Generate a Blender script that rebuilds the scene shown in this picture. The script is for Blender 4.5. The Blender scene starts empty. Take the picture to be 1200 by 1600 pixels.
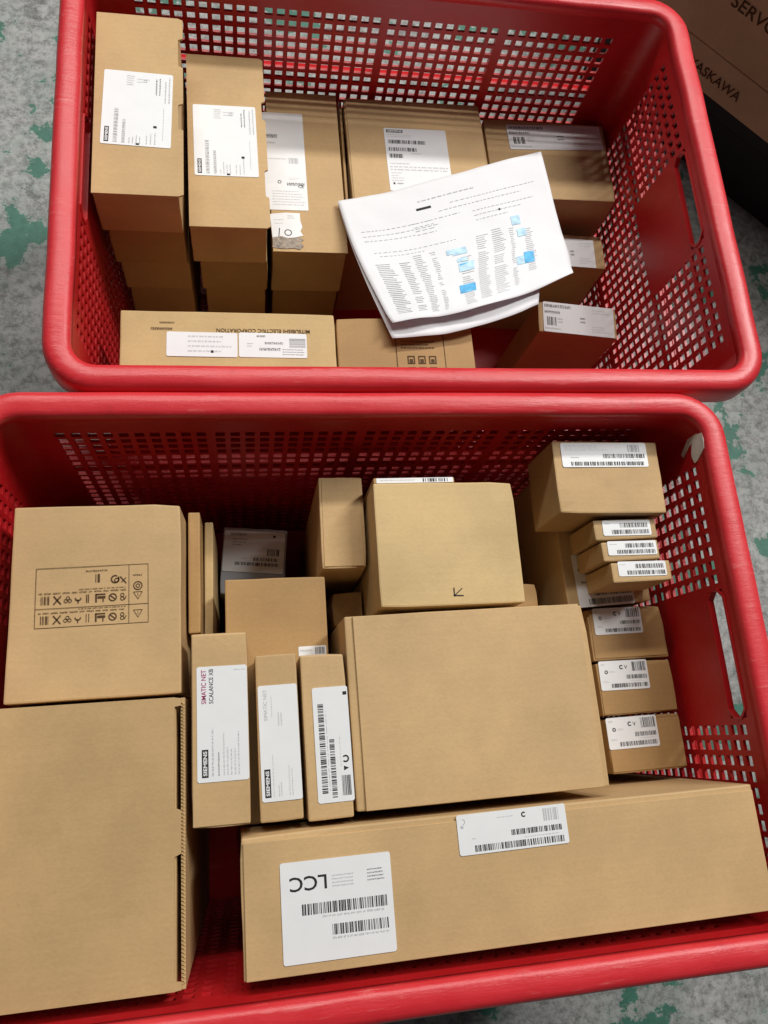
import bpy, bmesh, math, random
from mathutils import Matrix, Vector, noise

# ------------------------------------------------------------------ camera, world, lamps, exposure
S = bpy.context.scene
COL = S.collection
R = math.radians

cam_d = bpy.data.cameras.new('camera')
cam = bpy.data.objects.new('camera', cam_d)
COL.objects.link(cam)
cam_d.sensor_fit = 'VERTICAL'
cam_d.sensor_height = 36.0
cam_d.lens = 26.969
cam_d.clip_start = 0.02
cam_d.clip_end = 60
CR = ((0.98362, 0.02566, -0.17840), (-0.07411, 0.95985, -0.27054), (0.16429, 0.27933, 0.94604))
M = Matrix(CR).to_4x4()
M.translation = (-0.16899, -0.52173, 0.95852)
cam.matrix_world = M
S.camera = cam

W = bpy.data.worlds.new('World')
S.world = W
W.use_nodes = True
bg = W.node_tree.nodes['Background']
bg.inputs['Color'].default_value = (0.93, 0.97, 1.0, 1)
bg.inputs['Strength'].default_value = 0.056


def area(name, loc, target, sx, sy, power, col):
    l = bpy.data.lights.new(name, 'AREA')
    l.shape = 'RECTANGLE'
    l.size = sx
    l.size_y = sy
    l.energy = power
    l.color = col
    o = bpy.data.objects.new(name, l)
    COL.objects.link(o)
    o.location = loc
    o.rotation_euler = (Vector(target) - Vector(loc)).to_track_quat('-Z', 'Y').to_euler()
    return o


# a long ceiling tube behind the baskets (its light is striped by the lattice) and a second fixture over the right-hand side
area('ceiling_tube_lamp', (-0.15, 2.6, 3.65), (-0.05, -0.2, 0.3), 3.4, 0.26, 150, (1.0, 0.97, 0.92))
area('side_ceiling_lamp', (2.35, 1.45, 3.75), (-0.05, -0.3, 0.3), 0.5, 2.2, 165, (1.0, 0.985, 0.955))

S.view_settings.view_transform = 'Standard'
S.view_settings.look = 'None'
S.view_settings.exposure = -0.17
S.view_settings.gamma = 1.0
S.view_settings.use_curve_mapping = False

rnd = random.Random(7)


# ------------------------------------------------------------------ materials
def newmat(name):
    m = bpy.data.materials.new(name)
    m.use_nodes = True
    nt = m.node_tree
    b = nt.nodes['Principled BSDF']
    return m, nt, b


def N(nt, t, **kw):
    n = nt.nodes.new(t)
    for k, v in kw.items():
        if k in n.inputs:
            n.inputs[k].default_value = v
        else:
            setattr(n, k, v)
    return n


def ramp(nt, src, stops):
    r = nt.nodes.new('ShaderNodeValToRGB')
    e = r.color_ramp.elements
    while len(e) < len(stops):
        e.new(0.5)
    for i, (p, c) in enumerate(stops):
        e[i].position = p
        e[i].color = c if len(c) == 4 else (*c, 1)
    nt.links.new(src, r.inputs['Fac'])
    return r


def mix(nt, fac, a, b, mode='MIX'):
    n = nt.nodes.new('ShaderNodeMix')
    n.data_type = 'RGBA'
    n.blend_type = mode
    for sock, v in ((n.inputs[0], fac), (n.inputs[6], a), (n.inputs[7], b)):
        if isinstance(v, bpy.types.NodeSocket):
            nt.links.new(v, sock)
        else:
            sock.default_value = v if not isinstance(v, tuple) else (*v, 1)
    return n.outputs[2]


def kraft_mat(name, base, rough=0.62):
    m, nt, b = newmat(name)
    L = nt.links
    tc = N(nt, 'ShaderNodeTexCoord')
    oi = N(nt, 'ShaderNodeObjectInfo')
    off = N(nt, 'ShaderNodeVectorMath', operation='SCALE')
    comb = N(nt, 'ShaderNodeCombineXYZ')
    for i in range(3):
        L.new(oi.outputs['Random'], comb.inputs[i])
    L.new(comb.outputs[0], off.inputs[0])
    off.inputs['Scale'].default_value = 7.3
    add = N(nt, 'ShaderNodeVectorMath', operation='ADD')
    L.new(tc.outputs['Object'], add.inputs[0])
    L.new(off.outputs[0], add.inputs[1])
    n1 = N(nt, 'ShaderNodeTexNoise', Scale=9.0, Detail=5.0, Roughness=0.6)
    L.new(add.outputs[0], n1.inputs['Vector'])
    mp = N(nt, 'ShaderNodeMapping')
    mp.inputs['Scale'].default_value = (150, 260, 260)
    L.new(add.outputs[0], mp.inputs['Vector'])
    n2 = N(nt, 'ShaderNodeTexNoise', Scale=2.0, Detail=3.0)
    L.new(mp.outputs[0], n2.inputs['Vector'])
    n3 = N(nt, 'ShaderNodeTexNoise', Scale=38.0, Detail=6.0, Roughness=0.7)
    L.new(add.outputs[0], n3.inputs['Vector'])
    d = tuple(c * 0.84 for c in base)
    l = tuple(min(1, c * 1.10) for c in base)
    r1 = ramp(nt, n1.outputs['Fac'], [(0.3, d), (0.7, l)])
    r2 = ramp(nt, n2.outputs['Fac'], [(0.3, (0.955, 0.95, 0.945)), (0.7, (1.03, 1.03, 1.03))])
    c = mix(nt, 1.0, r1.outputs[0], r2.outputs[0], 'MULTIPLY')
    r3 = ramp(nt, n3.outputs['Fac'], [(0.63, (0, 0, 0)), (0.78, (1, 1, 1))])
    sm = N(nt, 'ShaderNodeMath', operation='MULTIPLY')
    L.new(r3.outputs[0], sm.inputs[0])
    sm.inputs[1].default_value = 0.22
    c = mix(nt, sm.outputs[0], c, tuple(x * 0.6 for x in base))
    n4 = N(nt, 'ShaderNodeTexNoise', Scale=5.0, Detail=8.0, Roughness=0.75, Distortion=1.2)
    mp4 = N(nt, 'ShaderNodeMapping')
    mp4.inputs['Scale'].default_value = (3.5, 16, 10)
    mp4.inputs['Rotation'].default_value = (0, 0, 0.5)
    L.new(add.outputs[0], mp4.inputs['Vector'])
    L.new(mp4.outputs[0], n4.inputs['Vector'])
    r4 = ramp(nt, n4.outputs['Fac'], [(0.66, (0, 0, 0)), (0.74, (1, 1, 1))])
    sc = N(nt, 'ShaderNodeMath', operation='MULTIPLY')
    L.new(r4.outputs[0], sc.inputs[0])
    sc.inputs[1].default_value = 0.20
    c = mix(nt, sc.outputs[0], c, tuple(min(1, x * 1.25 + .04) for x in base))
    wl = N(nt, 'ShaderNodeTexWave', Scale=48.0, Distortion=0.4)
    wl.bands_direction = 'Y'
    L.new(add.outputs[0], wl.inputs['Vector'])
    rw = ramp(nt, wl.outputs['Fac'], [(0.0, (0.990, 0.990, 0.988)), (1.0, (1.006, 1.006, 1.006))])
    c = mix(nt, 1.0, c, rw.outputs[0], 'MULTIPLY')
    # each carton a touch lighter or darker
    rr = ramp(nt, oi.outputs['Random'], [(0, (0.90, 0.885, 0.86)), (0.5, (1.0, 0.985, 0.95)), (1, (1.05, 1.05, 1.06))])
    c = mix(nt, 1.0, c, rr.outputs[0], 'MULTIPLY')
    L.new(c, b.inputs['Base Color'])
    b.inputs['Roughness'].default_value = rough
    b.inputs['Specular IOR Level'].default_value = 0.3
    wv = N(nt, 'ShaderNodeTexWave', Scale=55.0, Distortion=0.6)
    wv.bands_direction = 'Y'
    L.new(add.outputs[0], wv.inputs['Vector'])
    ad = N(nt, 'ShaderNodeMath', operation='MULTIPLY_ADD')
    L.new(wv.outputs['Fac'], ad.inputs[0])
    ad.inputs[1].default_value = 0.04
    L.new(n2.outputs['Fac'], ad.inputs[2])
    ad2 = N(nt, 'ShaderNodeMath', operation='ADD')
    L.new(ad.outputs[0], ad2.inputs[0])
    L.new(n1.outputs['Fac'], ad2.inputs[1])
    bp = N(nt, 'ShaderNodeBump', Strength=0.09, Distance=0.0009)
    L.new(ad2.outputs[0], bp.inputs['Height'])
    L.new(bp.outputs[0], b.inputs['Normal'])
    return m


def plain(name, col, rough=0.5, spec=0.4, bump=0.0, nscale=80.0, vary=0.08):
    m, nt, b = newmat(name)
    tc = N(nt, 'ShaderNodeTexCoord')
    n = N(nt, 'ShaderNodeTexNoise', Scale=nscale, Detail=4.0)
    nt.links.new(tc.outputs['Object'], n.inputs['Vector'])
    r = ramp(nt, n.outputs['Fac'], [(0.3, tuple(c * (1 - vary) for c in col)), (0.7, tuple(min(1, c * (1 + vary)) for c in col))])
    nt.links.new(r.outputs[0], b.inputs['Base Color'])
    b.inputs['Roughness'].default_value = rough
    b.inputs['Specular IOR Level'].default_value = spec
    if bump:
        bp = N(nt, 'ShaderNodeBump', Strength=bump, Distance=0.001)
        nt.links.new(n.outputs['Fac'], bp.inputs['Height'])
        nt.links.new(bp.outputs[0], b.inputs['Normal'])
    return m


def red_mat(name, dark, light, scuff):
    m, nt, b = newmat(name)
    L = nt.links
    tc = N(nt, 'ShaderNodeTexCoord')
    n1 = N(nt, 'ShaderNodeTexNoise', Scale=7.0, Detail=6.0, Roughness=0.65)
    L.new(tc.outputs['Object'], n1.inputs['Vector'])
    r1 = ramp(nt, n1.outputs['Fac'], [(0.3, dark), (0.72, light)])
    # scuffs: pale stress marks stretched along the long side
    mp = N(nt, 'ShaderNodeMapping')
    mp.inputs['Scale'].default_value = (7, 60, 45)
    L.new(tc.outputs['Object'], mp.inputs['Vector'])
    n2 = N(nt, 'ShaderNodeTexNoise', Scale=2.4, Detail=7.0, Roughness=0.7)
    L.new(mp.outputs[0], n2.inputs['Vector'])
    r2 = ramp(nt, n2.outputs['Fac'], [(0.60, (0, 0, 0)), (0.80, (1, 1, 1))])
    f = N(nt, 'ShaderNodeMath', operation='MULTIPLY')
    L.new(r2.outputs[0], f.inputs[0])
    f.inputs[1].default_value = scuff
    c = mix(nt, f.outputs[0], r1.outputs[0], (0.85, 0.40, 0.37))
    n3 = N(nt, 'ShaderNodeTexNoise', Scale=34.0, Detail=5.0, Roughness=0.7)
    L.new(tc.outputs['Object'], n3.inputs['Vector'])
    r3 = ramp(nt, n3.outputs['Fac'], [(0.60, (0, 0, 0)), (0.75, (1, 1, 1))])
    f3 = N(nt, 'ShaderNodeMath', operation='MULTIPLY')
    L.new(r3.outputs[0], f3.inputs[0])
    f3.inputs[1].default_value = 0.30
    c = mix(nt, f3.outputs[0], c, (0.30, 0.02, 0.025))
    mp5 = N(nt, 'ShaderNodeMapping')
    mp5.inputs['Scale'].default_value = (6, 140, 60)
    mp5.inputs['Rotation'].default_value = (0, 0, 0.05)
    L.new(tc.outputs['Object'], mp5.inputs['Vector'])
    n5 = N(nt, 'ShaderNodeTexNoise', Scale=1.6, Detail=8.0, Roughness=0.8)
    L.new(mp5.outputs[0], n5.inputs['Vector'])
    r5 = ramp(nt, n5.outputs['Fac'], [(0.665, (0, 0, 0)), (0.70, (1, 1, 1))])
    f5 = N(nt, 'ShaderNodeMath', operation='MULTIPLY')
    L.new(r5.outputs[0], f5.inputs[0])
    f5.inputs[1].default_value = scuff
    c = mix(nt, f5.outputs[0], c, (0.88, 0.62, 0.58))
    L.new(c, b.inputs['Base Color'])
    rr = ramp(nt, n1.outputs['Fac'], [(0.3, (0.30, 0.30, 0.30)), (0.7, (0.46, 0.46, 0.46))])
    L.new(rr.outputs[0], b.inputs['Roughness'])
    b.inputs['Specular IOR Level'].default_value = 0.5
    ad = N(nt, 'ShaderNodeMath', operation='ADD')
    L.new(n2.outputs['Fac'], ad.inputs[0])
    L.new(n3.outputs['Fac'], ad.inputs[1])
    bp = N(nt, 'ShaderNodeBump', Strength=0.35, Distance=0.0012)
    L.new(ad.outputs[0], bp.inputs['Height'])
    L.new(bp.outputs[0], b.inputs['Normal'])
    return m


def floor_mat():
    m, nt, b = newmat('worn_painted_concrete')
    L = nt.links
    tc = N(nt, 'ShaderNodeTexCoord')
    n1 = N(nt, 'ShaderNodeTexNoise', Scale=6.0, Detail=9.0, Roughness=0.66)
    L.new(tc.outputs['Object'], n1.inputs['Vector'])
    n2 = N(nt, 'ShaderNodeTexNoise', Scale=75.0, Detail=9.0, Roughness=0.78)
    L.new(tc.outputs['Object'], n2.inputs['Vector'])
    n3 = N(nt, 'ShaderNodeTexNoise', Scale=8.5, Detail=12.0, Roughness=0.66)
    mp = N(nt, 'ShaderNodeMapping')
    mp.inputs['Location'].default_value = (7.9, 4.4, 0)
    L.new(tc.outputs['Object'], mp.inputs['Vector'])
    L.new(mp.outputs[0], n3.inputs['Vector'])
    g = ramp(nt, n1.outputs['Fac'], [(0.3, (0.23, 0.232, 0.228)), (0.55, (0.33, 0.332, 0.325)), (0.75, (0.43, 0.43, 0.42))])
    g2 = ramp(nt, n2.outputs['Fac'], [(0.38, (0.42, 0.42, 0.41)), (0.56, (1.12, 1.12, 1.12))])
    c = mix(nt, 1.0, g.outputs[0], g2.outputs[0], 'MULTIPLY')
    pr = ramp(nt, n3.outputs['Fac'], [(0.552, (0, 0, 0)), (0.557, (1, 1, 1))])
    gr = ramp(nt, n2.outputs['Fac'], [(0.3, (0.014, 0.085, 0.058)), (0.7, (0.040, 0.165, 0.118))])
    c = mix(nt, pr.outputs[0], c, gr.outputs[0])
    # thin worn halo of green haze in the pores
    p2 = ramp(nt, n3.outputs['Fac'], [(0.46, (0, 0, 0)), (0.56, (1, 1, 1))])
    f = N(nt, 'ShaderNodeMath', operation='MULTIPLY')
    L.new(p2.outputs[0], f.inputs[0])
    L.new(n2.outputs['Fac'], f.inputs[1])
    f2 = N(nt, 'ShaderNodeMath', operation='MULTIPLY')
    L.new(f.outputs[0], f2.inputs[0])
    f2.inputs[1].default_value = 0.4
    c = mix(nt, f2.outputs[0], c, (0.10, 0.24, 0.18))
    v = N(nt, 'ShaderNodeTexVoronoi', Scale=9.0)
    v.feature = 'DISTANCE_TO_EDGE'
    dv = N(nt, 'ShaderNodeVectorMath', operation='MULTIPLY_ADD')
    L.new(n3.outputs['Color'], dv.inputs[0])
    dv.inputs[1].default_value = (0.25, 0.25, 0)
    L.new(tc.outputs['Object'], dv.inputs[2])
    L.new(dv.outputs[0], v.inputs['Vector'])
    cr = ramp(nt, v.outputs['Distance'], [(0.0, (1, 1, 1)), (0.012, (0, 0, 0))])
    f4 = N(nt, 'ShaderNodeMath', operation='MULTIPLY')
    L.new(cr.outputs[0], f4.inputs[0])
    f4.inputs[1].default_value = 0.7
    c = mix(nt, f4.outputs[0], c, (0.07, 0.075, 0.07))
    L.new(c, b.inputs['Base Color'])
    b.inputs['Roughness'].default_value = 0.6
    bp = N(nt, 'ShaderNodeBump', Strength=0.4, Distance=0.002)
    L.new(n2.outputs['Fac'], bp.inputs['Height'])
    L.new(bp.outputs[0], b.inputs['Normal'])
    return m


KR = kraft_mat('kraft_cardboard', (0.545, 0.366, 0.180))
KY = kraft_mat('pale_kraft_cardboard', (0.60, 0.430, 0.205))
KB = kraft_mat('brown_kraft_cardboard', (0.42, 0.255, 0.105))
KD = kraft_mat('dull_brown_cardboard', (0.55, 0.385, 0.235))
RED = red_mat('red_plastic', (0.43, 0.007, 0.010), (0.56, 0.014, 0.018), 0.22)
REDRIM = red_mat('lit_scuffed_red_plastic', (0.56, 0.018, 0.026), (0.70, 0.040, 0.050), 0.50)  # scuffs are wear; base paler than the walls paints light onto the rim
FLOOR = floor_mat()
WHITE = plain('white_label_paper', (0.77, 0.78, 0.79), 0.42, 0.4, 0.05, 60, 0.02)
PAPER = plain('white_printing_paper', (0.78, 0.79, 0.815), 0.7, 0.25, 0.15, 35, 0.02)
INK = plain('black_ink', (0.025, 0.024, 0.026), 0.6, 0.2)
GREY = plain('grey_ink', (0.45, 0.46, 0.47), 0.6, 0.2)
PGREY = plain('pale_grey_print', (0.58, 0.59, 0.61), 0.6, 0.2)
MAG = plain('magenta_ink', (0.36, 0.03, 0.13), 0.6, 0.2)
BLUE = plain('blue_highlight_ink', (0.13, 0.47, 0.80), 0.6, 0.2, 0, 150, 0.25)
PALEB = plain('pale_blue_highlight_ink', (0.50, 0.72, 0.88), 0.6, 0.2, 0, 150, 0.2)
BROWNINK = plain('brown_black_print', (0.085, 0.045, 0.022), 0.7, 0.15)
BLACKP = plain('black_plastic', (0.014, 0.014, 0.016), 0.5, 0.35, 0.2)
FILM = plain('grey_plastic_film', (0.40, 0.42, 0.46), 0.25, 0.5, 0.4, 30, 0.1)
TORN = plain('torn_white_paper', (0.78, 0.76, 0.70), 0.7, 0.2, 0.4, 90, 0.14)
PRINTMATS = [INK, GREY, MAG, WHITE, BLUE, PALEB, BROWNINK]


# ------------------------------------------------------------------ object helpers
def link(name, me, parent=None, mat=None, loc=None, rot=None):
    o = bpy.data.objects.new(name, me)
    COL.objects.link(o)
    if mat is not None:
        for mm in (mat if isinstance(mat, list) else [mat]):
            me.materials.append(mm)
    if parent is not None:
        o.parent = parent
    if loc is not None:
        o.location = loc
    if rot is not None:
        o.rotation_euler = rot
    return o


def pyd(name, v, f, smooth=False):
    me = bpy.data.meshes.new(name)
    me.from_pydata(v, [], f)
    me.update()
    if smooth:
        me.polygons.foreach_set('use_smooth', [True] * len(me.polygons))
    return me


def tag(o, label, cat, group=None):
    o['label'] = label
    o['category'] = cat
    if group:
        o['group'] = group


def box_mesh(w, d, h, bev=0.0012, bulge=0.0, seed=0, cuts=5):
    """carton body, base at z=0, centred in x/y; faces subtly uneven (never outward of the box by more than bulge)"""
    bm = bmesh.new()
    bmesh.ops.create_cube(bm, size=1.0)
    for v in bm.verts:
        v.co.z += 0.5
    if cuts:
        bmesh.ops.subdivide_edges(bm, edges=bm.edges[:], cuts=cuts, use_grid_fill=True)
    for v in bm.verts:
        u = v.co.copy()
        v.co = Vector((u.x * w, u.y * d, u.z * h))
        if bulge:
            n = noise.noise(Vector((u.x * 2.1 + seed * 3.7, u.y * 2.1 + seed * 1.3, u.z * 2.1)))
            n2 = noise.noise(Vector((u.y * 1.7 - seed * 2.3, u.z * 1.9 + seed, u.x * 1.6)))
            if u.z > 0.999:
                v.co.z -= abs(n) * bulge * (1 if abs(u.x) < .49 and abs(u.y) < .49 else .5)
            if abs(u.x) > .499:
                v.co.x -= math.copysign(abs(n2) * bulge, u.x)
            if abs(u.y) > .499:
                v.co.y -= math.copysign(abs(n) * bulge, u.y)
    if bulge:
        rr_ = random.Random(seed * 17 + 3)
        cr = {(a, b_): rr_.random() ** 2 * min(.0028, bulge * 2.6) for a in (-1, 1) for b_ in (-1, 1)}
        for v in bm.verts:
            for (a, b_), k in cr.items():
                dd = (Vector((a * w / 2, b_ * d / 2, h)) - v.co).length
                f = max(0, 1 - dd / .022) ** 2
                v.co += Vector((-a * .6, -b_ * .6, -.7)) * k * f
    if bev:
        es = [e for e in bm.edges if len(e.link_faces) == 2 and e.calc_face_angle(0) > 1.0]
        bmesh.ops.bevel(bm, geom=es, offset=bev, segments=2, affect='EDGES', profile=0.6)
    me = bpy.data.meshes.new('carton')
    bm.to_mesh(me)
    bm.free()
    return me


def plate_mesh(pts, t):
    """flat outline (list of x,y counter-clockwise) of thickness t"""
    bm = bmesh.new()
    vs = [bm.verts.new((x, y, 0)) for x, y in pts]
    f = bm.faces.new(vs)
    r = bmesh.ops.extrude_face_region(bm, geom=[f])
    bmesh.ops.translate(bm, vec=(0, 0, t), verts=[g for g in r['geom'] if isinstance(g, bmesh.types.BMVert)])
    bmesh.ops.recalc_face_normals(bm, faces=bm.faces[:])
    me = bpy.data.meshes.new('plate')
    bm.to_mesh(me)
    bm.free()
    return me


def rect_pts(w, d):
    return [(-w / 2, -d / 2), (w / 2, -d / 2), (w / 2, d / 2), (-w / 2, d / 2)]


# ------------------------------------------------------------------ flat print
_txt = {}


def text_polys(s, bold=0.0):
    k = (s, bold)
    if k not in _txt:
        c = bpy.data.curves.new('t', 'FONT')
        c.body = s
        c.size = 1.0
        c.offset = bold
        c.resolution_u = 3
        c.fill_mode = 'FRONT'
        o = bpy.data.objects.new('t', c)
        COL.objects.link(o)
        dg = bpy.context.evaluated_depsgraph_get()
        me = bpy.data.meshes.new_from_object(o.evaluated_get(dg))
        v = [(p.co.x, p.co.y) for p in me.vertices]
        f = [tuple(p.vertices) for p in me.polygons]
        bpy.data.objects.remove(o)
        bpy.data.curves.remove(c)
        bpy.data.meshes.remove(me)
        x0 = min(a for a, b in v)
        x1 = max(a for a, b in v)
        y0 = min(b for a, b in v)
        y1 = max(b for a, b in v)
        _txt[k] = ([((a - x0), (b - y0)) for a, b in v], f, x1 - x0, y1 - y0)
    return _txt[k]


class Print:
    """quads and lettering in fractions of a w x h field, u right, v up, as seen from above"""

    def __init__(self, w, h):
        self.w, self.h, self.v, self.f, self.m = w, h, [], [], []
        self.subs = []

    def poly(self, pts, m=0, z=0.0):
        i = len(self.v)
        self.v += [((u - .5) * self.w, (v - .5) * self.h, z) for u, v in pts]
        self.f.append(tuple(range(i, i + len(pts))))
        self.m.append(m)

    def rect(self, u0, v0, u1, v1, m=0, z=0.0):
        self.poly([(u0, v0), (u1, v0), (u1, v1), (u0, v1)], m, z)

    def frame(self, u0, v0, u1, v1, t, m=0):
        a, b = t / self.w, t / self.h
        self.rect(u0, v0, u1, v0 + b, m)
        self.rect(u0, v1 - b, u1, v1, m)
        self.rect(u0, v0 + b, u0 + a, v1 - b, m)
        self.rect(u1 - a, v0 + b, u1, v1 - b, m)

    def bars(self, u0, v0, u1, v1, n=30, vert=False, m=0):
        """barcode; vert stacks the bars along v"""
        a0, a1 = (v0, v1) if vert else (u0, u1)
        ws = [rnd.choice((1, 1, 2, 3)) for _ in range(2 * n)]
        t = sum(ws)
        p = a0
        for i, x in enumerate(ws):
            q = p + (a1 - a0) * x / t
            if i % 2 == 0:
                if vert:
                    self.rect(u0, p, u1, q, m)
                else:
                    self.rect(p, v0, q, v1, m)
            p = q

    def lines(self, u0, v0, u1, v1, n, m=1, vert=False, fill=0.5, ragged=0.4, mid=False):
        """rows of unreadably small words"""
        for r in range(n):
            b0, b1 = (u0, u1) if vert else (v0, v1)
            c = b0 + (b1 - b0) * (r + .5) / n
            hh = (b1 - b0) / n * fill / 2
            a0, a1 = (v0, v1) if vert else (u0, u1)
            end = a1 - (a1 - a0) * rnd.random() * ragged
            p = a0
            while p < end:
                q = min(end, p + (a1 - a0) * rnd.uniform(.03, .10))
                # each word a run of letter-like marks: a stem and a short bar of uneven height
                la, lc = (self.h, self.w) if vert else (self.w, self.h)
                big = hh * 2 * lc > .0017
                lw = (.0009 if big else max(hh * 2 * lc * .62, .00045)) / la
                k = p
                while k < q:
                    e = min(q, k + lw * .8)
                    lo, hi = (c - hh, c + hh) if big else (c - hh * rnd.choice((1, 1, .6)), c + hh * rnd.choice((1, .55, .8)))
                    mid = c + hh * rnd.uniform(-.6, .5)
                    st = (e - k) * rnd.uniform(.34, .62)
                    for r4 in ((k, lo, k + st, hi), (k + st, mid, e, mid + hh * .55)):
                        if vert:
                            self.rect(r4[1], r4[0], r4[3], r4[2], m)
                        else:
                            self.rect(*r4, m)
                    k += lw
                p = q + (a1 - a0) * .022

    def text(self, s, u, v, size, rot=0, m=0, bold=0.0, width=None, z=0.0):
        """size = letter height in metres, (u,v) = lower left corner of the turned words"""
        vv, ff, tw, th = text_polys(s, bold)
        k = size / th
        kx = k if width is None else width / tw
        i = len(self.v)
        W_, H_ = tw * kx, th * k
        for a, b in vv:
            x, y = a * kx, b * k
            if rot == 90:
                x, y = H_ - y, x
            elif rot == 180:
                x, y = W_ - x, H_ - y
            elif rot == 270:
                x, y = y, W_ - x
            self.v.append(((u - .5) * self.w + x, (v - .5) * self.h + y, z))
        for f in ff:
            self.f.append(tuple(i + q for q in f))
            self.m.append(m)

    def ring(self, u, v, r, t, m=0, a0=0, a1=360, n=14):
        for k in range(n):
            p, q = R(a0 + (a1 - a0) * k / n), R(a0 + (a1 - a0) * (k + 1) / n)
            self.poly([(u + math.cos(p) * r / self.w, v + math.sin(p) * r / self.h), (u + math.cos(q) * r / self.w, v + math.sin(q) * r / self.h),
                       (u + math.cos(q) * (r - t) / self.w, v + math.sin(q) * (r - t) / self.h), (u + math.cos(p) * (r - t) / self.w, v + math.sin(p) * (r - t) / self.h)], m)

    def stroke(self, a, b, t, m=0):
        ax, ay = a[0] * self.w, a[1] * self.h
        bx, by = b[0] * self.w, b[1] * self.h
        l = math.hypot(bx - ax, by - ay) or 1
        nx, ny = -(by - ay) / l * t / 2, (bx - ax) / l * t / 2
        self.poly([((x + sx * nx) / self.w, (y + sx * ny) / self.h) for x, y, sx in ((ax, ay, -1), (bx, by, -1), (bx, by, 1), (ax, ay, 1))], m)

    def build(self, parent, loc=(0, 0, 0), rot=0.0, name='print'):
        me = pyd(name, self.v, self.f)
        for p, m in zip(me.polygons, self.m):
            p.material_index = m
        # all lettering faces up
        o = link(name, me, parent, PRINTMATS, loc, (0, 0, R(rot)))
        return o


def logo(p, u, v, w, h, rot):
    """black bar with white bold SIEMENS, w x h metres before turning"""
    q = Print(p.w, p.h)
    p.subs.append(q)
    p = q
    uw, vh = (h, w) if rot in (90, 270) else (w, h)
    p.rect(u, v, u + uw / p.w, v + vh / p.h, 0)
    mx, my = w * .06, h * .2
    ou, ov = (my, mx) if rot in (90, 270) else (mx, my)
    p.text('SIEMENS', u + ou / p.w, v + ov / p.h, h - 2 * my, rot, 3, 0.03, w - 2 * mx, z=0.00008)


# ------------------------------------------------------------------ label contents (as they lie in the picture)
def c_module(p, big=True):
    logo(p, .05, .03, p.h * .20, p.w * .065, 90)
    p.lines(.17, .03, .24, .50, 1, 1, True, .9, .1)
    p.lines(.29, .03, .35, .36, 1, 1, True, .8, .1)
    p.lines(.38, .03, .58, .22, 4, 1, True, .35, .7)
    p.lines(.62, .03, .80, .30, 3, 1, True, .3, .6)
    p.lines(.33, .80, .45, .95, 5, 1, False, .5, .2)
    p.lines(.48, .84, .68, .92, 2, 1, False, .4, .6)
    p.lines(.74, .70, .84, .97, 2, 0, True, .4, .3)
    p.lines(.87, .60, .98, .97, 2, 1, True, .4, .2)
    p.lines(.86, .10, .90, .55, 1, 1, True, .25, .1)
    p.rect(.50, .012, .55, .035, 0)
    p.rect(.74, .25, .79, .28, 0)
    p.ring(.60, .88, .0018, .0006, 1)


def c_u3(p):
    p.lines(.10, .72, .42, .78, 1, 0, False, .7, .2)
    p.lines(.10, .66, .34, .70, 1, 1, False, .5, .2)
    p.lines(.10, .50, .60, .53, 1, 1, False, .4, .2)
    p.bars(.62, .47, .84, .53, 12, False, 1)
    p.ring(.38, .28, .0022, .0008, 0)
    p.lines(.55, .24, .97, .28, 1, 0, False, .8, .05)
    p.text('C', .80, .225, .0040, 0, 0, .01)
    p.text('E', .88, .225, .0040, 0, 0, .01)
    p.lines(.20, .04, .97, .20, 6, 1, False, .4, .25)
    p.lines(.60, .30, .85, .33, 2, 1, False, .4, .4)


def c_u4(p):
    logo(p, .04, .93, p.w * .26, p.h * .045, 0)
    p.lines(.04, .85, .50, .91, 2, 1, False, .35, .3)
    p.bars(.05, .75, .66, .81, 36, False, 0)
    p.bars(.05, .63, .50, .69, 26, False, 0)
    p.lines(.40, .585, .60, .61, 1, 1, False, .6)
    p.bars(.05, .52, .27, .585, 14, False, 0)
    p.lines(.04, .40, .40, .46, 1, 1, False, .35)
    p.lines(.04, .31, .97, .40, 2, 1, False, .45, .1)
    p.lines(.04, .14, .25, .30, 4, 1, False, .4, .5)
    p.rect(.06, .10, .09, .13, 0)
    p.rect(.12, .105, .22, .125, 1)


def c_terminal(p):
    p.lines(.02, .80, .40, .94, 1, 0, False, .8, .05)
    p.lines(.02, .60, .24, .72, 1, 0, False, .8, .05)
    p.bars(.05, .22, .18, .50, 8, False, 0)
    p.lines(.20, .30, .28, .50, 2, 1)
    p.lines(.02, .06, .25, .16, 1, 1)
    p.lines(.52, .36, .60, .60, 2, 0, False, .5, .2)
    p.lines(.68, .10, .95, .34, 3, 1, False, .4)
    p.lines(.70, .72, .95, .90, 2, 1, False, .35)


def c_flat(p):
    p.bars(.36, .52, .95, .82, 26, False, 0)
    p.bars(.18, .10, .97, .38, 36, False, 0)
    p.lines(.04, .72, .20, .84, 1, 1)


def c_psu(p):
    p.bars(.68, .62, .97, .94, 14, False, 0)
    p.bars(.54, .36, .97, .50, 24, False, 0)
    p.bars(.22, .08, .97, .22, 38, False, 0)
    p.lines(.62, .27, .95, .32, 1, 1)
    p.lines(.05, .84, .14, .92, 1, 1)
    p.lines(.06, .26, .18, .34, 2, 1)
    p.ring(.46, .77, .0021, .0010, 0, 40, 320)
    p.text('V', .52, .70, .0036, 0, 0, .01)
    p.ring(.14, .62, .0018, .0009, 0)
    p.lines(.20, .58, .38, .66, 2, 1)


def c_l7(p):
    p.bars(.48, .36, .97, .54, 34, False, 0)
    p.bars(.10, .06, .96, .22, 52, False, 0)
    p.lines(.10, .36, .22, .42, 1, 0)
    p.lines(.70, .26, .95, .32, 1, 1)
    p.lines(.04, .66, .60, .92, 3, 1, False, .3)
    p.bars(.78, .62, .92, .92, 8, False, 1)


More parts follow.
